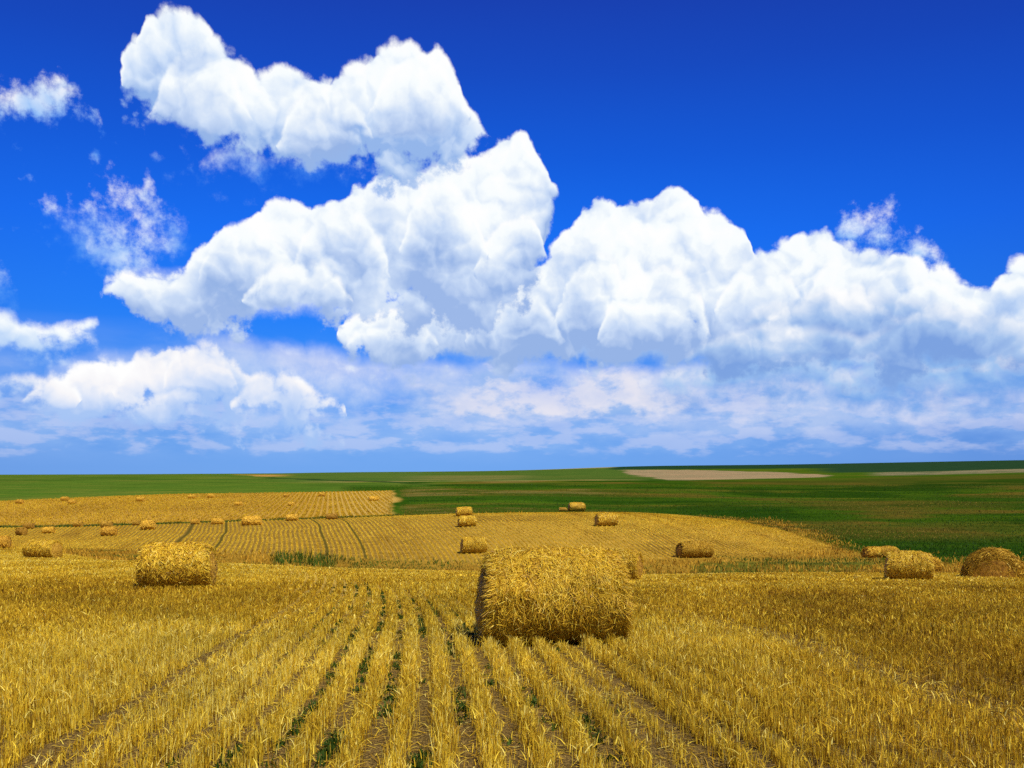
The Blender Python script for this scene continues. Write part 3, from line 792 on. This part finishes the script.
    X = u + row_line(Y-6.2)
    m = (fnoise(X*1.6+k*3.3, Y*.8+k*7.7, 3) > .525) & ~inside_bale(X, Y, .02)
    m &= rng.random(n) < np.clip(1.15-np.abs(u-.1)/2.2, .1, 1)
    X, Y = X[m], Y[m]; parts = []
    for q in range(9):
        nn = len(X)
        parts.append(blades('', X+rng.normal(0, .035, nn), Y+rng.normal(0, .05, nn), .028+.04*rng.random(nn), .010+.011*rng.random(nn)+.0004*Y, np.clip(rng.normal(.5, .25, nn), 0, 1), None, lean=.9, z0=.0))
    V, Fq, T = join(parts)
    o = link_mesh('weeds', V, Fq, M_weed, attrs={'tint': T}); tag(o, 'low green weeds growing in the gaps between stubble rows', kind='stuff')

    # middle field
    parts = []
    for y0, y1, per_m, w in [(72, 105, 15, .035), (105, 168, 9, .055)]:
        n = int((.80*(y1**2-y0**2))/ROW_M*per_m)
        Y = np.sqrt(rng.random(n)*(y1**2-y0**2)+y0**2); X = Y*(rng.random(n)*1.17-.78)
        u = u_mid(X, Y); k = np.round(u/ROW_M)
        X = X + (k*ROW_M - u)*(1+.0055*(Y-75)) + rng.normal(0, .055, n)
        px, d, fore, mid, up = fields(X, Y)
        tr = tram(X, Y)
        keep = (mid + rng.normal(0, 1.2, n) > 0) & ~inside_bale(X, Y, -.05) & (tr > .24)
        pt = fnoise(X*.06+30, Y*.06)
        hh = (.14+.08*(pt-.5))*(.7+.5*rng.random(n))
        tint = np.clip(.56+.30*(pt-.5)+.8*np.minimum(fnoise(k*.37, Y*.03+9)-.5,0)+rng.normal(0, .14, n), 0, 1)
        parts.append(blades('', X[keep], Y[keep], hh[keep], np.full(keep.sum(), w), tint[keep], None, lean=.3, segs=1))
    V, Fq, T = join(parts); print('mid faces', len(Fq))
    o = link_mesh('distant_stubble', V, Fq, M_stubble, attrs={'tint': T}); tag(o, 'drilled rows of stubble on the middle field beyond the dip', kind='stuff')

    # upper field: sparse short stubble
    n = 90000
    Y = np.sqrt(rng.random(n)*(345**2-172**2)+172**2); X = Y*(rng.random(n)*.56-.70)
    px, d, fore, mid, up = fields(X, Y)
    u = u_up(X, Y); X = X - .4*(u - np.round(u/ROW_U)*ROW_U)
    keep = (up + rng.normal(0, 2, n) > 0)
    X, Y = X[keep], Y[keep]; nn = len(X)
    pt = fnoise(X*.04+3, Y*.04)
    V, Fq, T = blades('', X, Y, .22+.15*rng.random(nn), np.full(nn, .13), np.clip(.42+.3*(pt-.5)+rng.normal(0, .12, nn), 0, 1), None, segs=1)
    o = link_mesh('faraway_stubble', V, Fq, M_stubble, attrs={'tint': T}); tag(o, 'short brown stubble on the upper field under the green hill', kind='stuff')

    # rank grass and weeds in the dip and along the field edges
    n = 150000
    Y = np.sqrt(rng.random(n)*(185**2-50**2)+50**2); X = Y*(rng.random(n)*1.4-.72)
    px, d, fore, mid, up = fields(X, Y)
    lim = np.interp(px, [770,850,900], [178,106,84])
    keep = (fore < 0) & (mid + rng.normal(0, 1.8, n) < 0) & (up < 0) & (d < lim + rng.normal(0, 6, n)) & ~inside_bale(X, Y, -.05)
    gap = (px > 400) & (d > interp(px, MID_END)) ; keep &= ~(gap & (px < 700))
    X, Y, px, d = X[keep], Y[keep], px[keep], d[keep]; nn = len(X)
    pt = fnoise(X*.11+3, Y*.11+50); p2 = fnoise(X*.35+3, Y*.35+50)
    hedge = (d > interp(px, MID_END)-1) & (px < 400)
    gr = smooth01((pt-.53)/.12)*.8; gr = np.maximum(gr, hedge*.85)
    gr = np.maximum(gr, smooth01((40-np.abs(px-305))/15)*smooth01((12-np.abs(d-79))/5))
    tint = np.clip(.74 + .35*(p2-.5) - .56*gr + rng.normal(0, .10, nn), 0, 1)
    hh = (.14+.35*np.maximum(p2-.4, 0)*2)*(.6+.8*rng.random(nn)) * np.where(hedge, 1.1, 1)
    hh *= 1 + 1.3*smooth01((40-np.abs(px-305))/15)*smooth01((12-np.abs(d-79))/5)
    V, Fq, T = blades('', X, Y, hh, .05+.00045*Y, tint, None, lean=.5, segs=2)
    o = link_mesh('rank_grass', V, Fq, M_rank, attrs={'tint': T}); tag(o, 'rank brown and green weeds in the dip between the fields', kind='stuff')

    # long dark grass of the green slope
    n = 80000
    Y = np.exp(rng.random(n)*math.log(420/80))*80; X = Y*(rng.random(n)*.86-.20)
    px, d, fore, mid, up = fields(X, Y)
    keep = (mid < -2) & (up < -3) & (d > np.where(px > 770, np.interp(px,[770,850,900],[150,106,84]), interp(px, MID_END)+4) + rng.normal(0, 5, n)) & ((px > 400) | (d > 360))
    X, Y = X[keep], Y[keep]; nn = len(X)
    st = fnoise(X*.018+9, Y*.03+4, 5); sp = fnoise(X*.15+2, Y*.15+8)
    tint = np.clip(.38 - .12*smooth01((X/Y-.02)/.25) + 3.2*(st-.5) + .5*(sp-.5) + rng.normal(0, .10, nn), 0, 1)
    V, Fq, T = blades('', X, Y, (.10+.2*sp)*(.6+.7*rng.random(nn)), .035+.0004*Y, tint, None, lean=.45, segs=1)
    o = link_mesh('meadow_grass', V, Fq, M_meadow, attrs={'tint': T}); tag(o, 'long dark green grass on the slope beyond the fields', kind='stuff')
build_stubble()

# ------------------------------------------------------------------ straw bales
def straw_body_mat(name, dim):
    m, out = new_mat(name)
    tc = N.node('ShaderNodeTexCoord'); Po = N(tc.outputs['Object'])
    oi = N.node('ShaderNodeObjectInfo'); rnd = N(oi.outputs['Random'])
    mp = N.node('ShaderNodeMapping'); N._in(mp.inputs[0], Po); mp.inputs['Scale'].default_value = (4, 1, 1)
    a = noise(N(mp.outputs[0]), 9, 6, .7, dist=1.2); b = noise(Po, 34, 5, .7); c3 = noise(Po, 2.2, 3, .5)
    c = ramp(a*.55 + b*.45, [(.30, (.12,.058,.008)), (.44, (.38,.21,.020)), (.55, (.66,.42,.040)), (.70, (.84,.61,.09))])
    c = mix(1.0, c, ramp(c3, [(.3, (.75,.7,.65)), (.65, (1.1,1.1,1.1))]), 'MULTIPLY')
    c = mix(1.0, c, ramp(rnd, [(0, (.82,.74,.66)), (.5, (1,1,1)), (1, (1.1,1.08,1.0))]), 'MULTIPLY')
    c = mix(1.0, c, dim, 'MULTIPLY')
    p = N.node('ShaderNodeBsdfPrincipled'); N._in(p.inputs['Base Color'], c); p.inputs['Roughness'].default_value = .7
    p.inputs['Specular IOR Level'].default_value = .2
    bm = N.node('ShaderNodeBump'); bm.inputs['Strength'].default_value = .9; bm.inputs['Distance'].default_value = .03
    N._in(bm.inputs['Height'], a*.6 + b*.4); N.tree.links.new(bm.outputs[0], p.inputs['Normal'])
    N.tree.links.new(p.outputs[0], out.inputs[0])
    return m
M_body = straw_body_mat('packed straw', (.74,.70,.66))  # body colour darkened overall to stand in for shadows between the straws
M_low = straw_body_mat('far packed straw', (1.08,1.04,.9))
M_body_brown = straw_body_mat('brown packed straw', (.68,.58,.46))  # darker, browner straw colour for the larger bales labelled brown
M_strand_brown = plant_mat('brown loose straw', [(0, (.09,.04,.006)), (.3, (.28,.145,.010)), (.6, (.50,.28,.018)), (.85, (.64,.42,.04)), (1, (.70,.50,.10))], transl=.15)  # matching darker brown ramp for their loose straws

# unit bale: axis along X, 1.0 long (-.5 .. .5), 1.0 across, resting on z = 0; scaled per bale
def roll_shape(s, th, seed, amp=1.0):
    """s -1..1 along the axis, th around; returns unit-bale coordinates (before end caps)"""
    r = .5*(1 - .10*np.abs(s)**7 - .012*np.abs(s)**2)
    lump = (fnoise(s*1.6+seed*3.1, np.cos(th)*1.3+np.sin(th)*2.1+seed) - .5)*.12 + (fnoise(s*5+seed, th*2.2+seed*7, 3)-.5)*.045
    wrap = .011*np.cos(s*math.pi*6+seed) + .006*np.cos(s*math.pi*15+seed*2)
    r = r*(1 + (lump + wrap)*amp)
    y = r*np.cos(th)*1.03
    z = .5 + r*np.sin(th)*.98
    sag = np.clip((.12 - z)/.12, 0, 1)
    z = np.maximum(z, .0) + 0*sag
    y = y*(1 + .02*np.clip(.45-z, 0, 1))
    x = s*.5*(1 + .15*(.5-z)) + (fnoise(th*1.2+seed, s*0+seed*5)-.5)*.03*np.sign(s)*np.abs(s)**3
    return np.stack([x, y, z], -1)

def grid_faces(nu, nv, wrap=True):
    i, j = np.meshgrid(np.arange(nu-1), np.arange(nv if wrap else nv-1), indexing='ij')
    jn = (j+1) % nv
    return np.stack([i*nv+j, (i+1)*nv+j, (i+1)*nv+jn, i*nv+jn], -1).reshape(-1, 4)

def roll_mesh(nu, nv, seed):
    s = np.sin(np.linspace(-1, 1, nu)*math.pi/2)
    S, T = np.meshgrid(s, np.linspace(0, 2*math.pi, nv, endpoint=False), indexing='ij')
    return roll_shape(S, T, seed).reshape(-1, 3), grid_faces(nu, nv)
def end_mesh(side, nr, nv, seed):
    th = np.linspace(0, 2*math.pi, nv, endpoint=False)
    rim = roll_shape(np.full(nv, float(side)), th, seed)
    c = rim.mean(0); c[0] = side*.5
    V = []
    for q in range(nr):
        f = 1 - q/(nr-.5)
        ring = c + (rim-c)*f
        ring[:, 0] = c[0]*(1-f)+rim[:, 0]*f + side*(.065*(1-f**2) + .006*np.sin(f*26 + th*1.0)*(f < .97)) + side*(fnoise(ring[:, 1]*9+seed, ring[:, 2]*9)-.5)*.03*(f < .99)
        V.append(ring)
    return np.concatenate(V), grid_faces(nr, nv)[:, ::-1] if side > 0 else grid_faces(nr, nv)

def strands(n, seed, L, D, length, width, end_share=.18, lift=.05, droop=.25):
    """loose straws over the roll, as bent ribbons, in unit-bale coordinates for a bale of L x D metres"""
    r = np.random.default_rng(seed)
    sc = np.array([L, D, D])
    th0 = r.random(n)*2*math.pi
    ends = r.random(n) < end_share
    s = r.random(n)*2-1; th = np.where((np.sin(th0) < -.15) & (r.random(n) < .5), r.random(n)*math.pi, th0)  # fewer straws low down, so the darkened body shows there as shade
    rim_ = (r.random(n) < .10) & ~ends
    s = np.where(rim_, np.sign(s)*(.90+.12*r.random(n)), s)
    e = 1e-3
    P = roll_shape(s, th, seed)*sc
    T1 = roll_shape(s, th+e, seed)*sc - P; T1 /= np.linalg.norm(T1, axis=1)[:, None] + 1e-12
    T2 = roll_shape(np.clip(s+e, -2, 2), th, seed)*sc - P; T2 /= np.linalg.norm(T2, axis=1)[:, None] + 1e-12
    Nn = np.cross(T1, T2); out = P - np.array([0, 0, .5*D]); out[:, 0] *= .0
    Nn *= np.sign((Nn*out).sum(1))[:, None]
    # the two flat ends
    se = np.where(r.random(n) < .5, -1.0, 1.0); f = np.sqrt(r.random(n))*.97
    rim = roll_shape(se, th, seed)*sc; cen = np.stack([se*.53*L, 0*se, 0*se+.5*D], -1)
    Pe = cen + (rim-cen)*f[:, None]
    tang = np.stack([0*se, -np.sin(th), np.cos(th)], -1)
    P = np.where(ends[:, None], Pe, P); Nn = np.where(ends[:, None], np.stack([se, 0*se, 0*se], -1), Nn)
    a = r.normal(0, .75, n)
    Dr = T1*np.cos(a)[:, None]*np.where(r.random(n) < .5, -1, 1)[:, None] + T2*np.sin(a)[:, None]
    Dr = np.where(ends[:, None], tang*np.cos(a)[:, None] + (rim-cen)/D*np.sin(a)[:, None]*1.6, Dr)
    ax = np.stack([np.sign(s), .5*r.normal(0, 1, n), -.7*r.random(n)], -1)
    Dr = np.where(rim_[:, None], ax, Dr)
    Dr[:, 2] -= droop*r.random(n)
    Dr /= np.linalg.norm(Dr, axis=1)[:, None] + 1e-9
    l = length*(.45+1.0*r.random(n)); w = width*(.6+.8*r.random(n))
    up = lift*np.abs(r.normal(0, 1, n))
    wild = r.random(n) < .07
    up = np.where(wild, up*1.8, up)
    side = np.cross(Dr, Nn); side /= np.linalg.norm(side, axis=1)[:, None] + 1e-9
    tw = r.normal(0, .6, n)
    side = side*np.cos(tw)[:, None] + Nn*np.sin(tw)[:, None]
    curl = side*r.normal(0, .10, n)[:, None]
    pts = []
    for q, ff in enumerate((-.5, 0, .5)):
        h = .012 + up*(q/2)**1.5 + (.012 if q == 1 else 0)
        p = P + Dr*(l*ff)[:, None] + Nn*h[:, None] + curl*(l*(ff*ff))[:, None]*2
        # follow the roundness of the roll
        p -= Nn*((l*ff)**2/D*.9*(~ends))[:, None]
        p[:, 2] = np.maximum(p[:, 2], .01)
        wk = w*(1, .95, .5)[q]
        pts += [p - side*wk[:, None]/2, p + side*wk[:, None]/2]
    V = (np.stack(pts, 1).reshape(-1, 3))/sc
    b = (np.arange(n)*6)[:, None]
    Fq = np.stack([b+np.array([[0, 1, 3, 2]]), b+np.array([[2, 3, 5, 4]])], 1).reshape(-1, 4)
    band = .5 + .5*np.cos(s*9+seed)
    tint = np.clip(.50 + .20*(fnoise(s*2.2+seed, th*1.4)-.5) + .07*band + r.normal(0, .20, n), 0, 1)
    return V, Fq, np.repeat(tint, 6)

_cache = {}
def bale_parts(model, seed, L, D):
    key = (model, seed)
    if key in _cache: return _cache[key]
    if model == 'near':
        r = [('straw_roll', roll_mesh(70, 110, seed)), ('end_face', end_mesh(-1, 22, 110, seed)), ('end_face', end_mesh(1, 22, 110, seed))]
        st = strands(56000, seed, L, D, .16, .0072, lift=.030, end_share=.26)
    elif model == 'middle':
        r = [('straw_roll', roll_mesh(44, 72, seed)), ('end_face', end_mesh(-1, 14, 72, seed)), ('end_face', end_mesh(1, 14, 72, seed))]
        st = strands(11000, seed, L, D, .20, .017, lift=.03, end_share=.36)
    else:
        r = [('straw_roll', roll_mesh(26, 44, seed)), ('end_face', end_mesh(-1, 8, 44, seed)), ('end_face', end_mesh(1, 8, 44, seed))]
        st = strands(1500, seed, L, D, .30, .045, lift=.04)
    meshes = []
    for nm, (V, Fq) in r:
        o = link_mesh(nm, V, Fq, M_body, smooth=True); me = o.data; bpy.data.objects.remove(o); meshes.append((nm, me))
    o = link_mesh('loose_straw', st[0], st[1], M_strand, attrs={'tint': st[2]}); me = o.data; bpy.data.objects.remove(o)
    meshes.append(('loose_straw', me))
    _cache[key] = meshes
    return meshes
def low_mesh(seed):
    if ('low', seed) in _cache: return _cache[('low', seed)]
    V, Fq = roll_mesh(18, 30, seed)
    parts = [(V, Fq)] + [end_mesh(sd, 5, 30, seed) for sd in (-1, 1)]
    st = strands(420, seed, 1.8, 1.5, .42, .09, lift=.05)
    Vs, Fs, o_ = [], [], 0
    for V, Fq in parts + [(st[0], st[1])]:
        Vs.append(V); Fs.append(Fq+o_); o_ += len(V)
    o = link_mesh('straw_bale', np.concatenate(Vs), np.concatenate(Fs), M_low, smooth=False); me = o.data; bpy.data.objects.remove(o)
    _cache[('low', seed)] = me
    return me

def place_bales():
    for i, b in enumerate(B):
        low = b['model'] == 'low'
        if low:
            root = bpy.data.objects.new('straw_bale', low_mesh(1 + i % 5))
        else:
            root = bpy.data.objects.new('straw_bale', None)
            root.empty_display_size = .3
        col.objects.link(root)
        root.location = (b['X'], b['Y'], b['Z'])
        sx = (float(ground_z(b['X']+.8, b['Y'])) - float(ground_z(b['X']-.8, b['Y'])))/1.6
        root.rotation_euler = (math.radians((i*37 % 11)-5)*.8, -math.atan(sx)*.7, math.radians(b['yaw']))
        root.scale = (b['L'], b['W'], b['D'])
        tag(root, b['label'], 'straw bale', b['group'])
        brown = 'brown' in b['label'].split(' with ')[0]
        if 'heap' in b['label']: tag(root, None, 'straw heap'); root.name = 'straw_heap'
        if not low:
            seed = 1 if b['model'] == 'near' else (2 + i % 4)
            for nm, me in bale_parts(b['model'], seed, b['L'], b['D']):
                c = bpy.data.objects.new(nm, me); col.objects.link(c); c.parent = root
                if brown:
                    c.material_slots[0].link = 'OBJECT'; c.material_slots[0].material = M_strand_brown if nm == 'loose_straw' else M_body_brown
        elif brown:
            root.material_slots[0].link = 'OBJECT'; root.material_slots[0].material = M_body
        print(b['label'][:40], 'd=%.1f D=%.2f L=%.2f' % (b['d'], b['D'], b['L']))
place_bales()
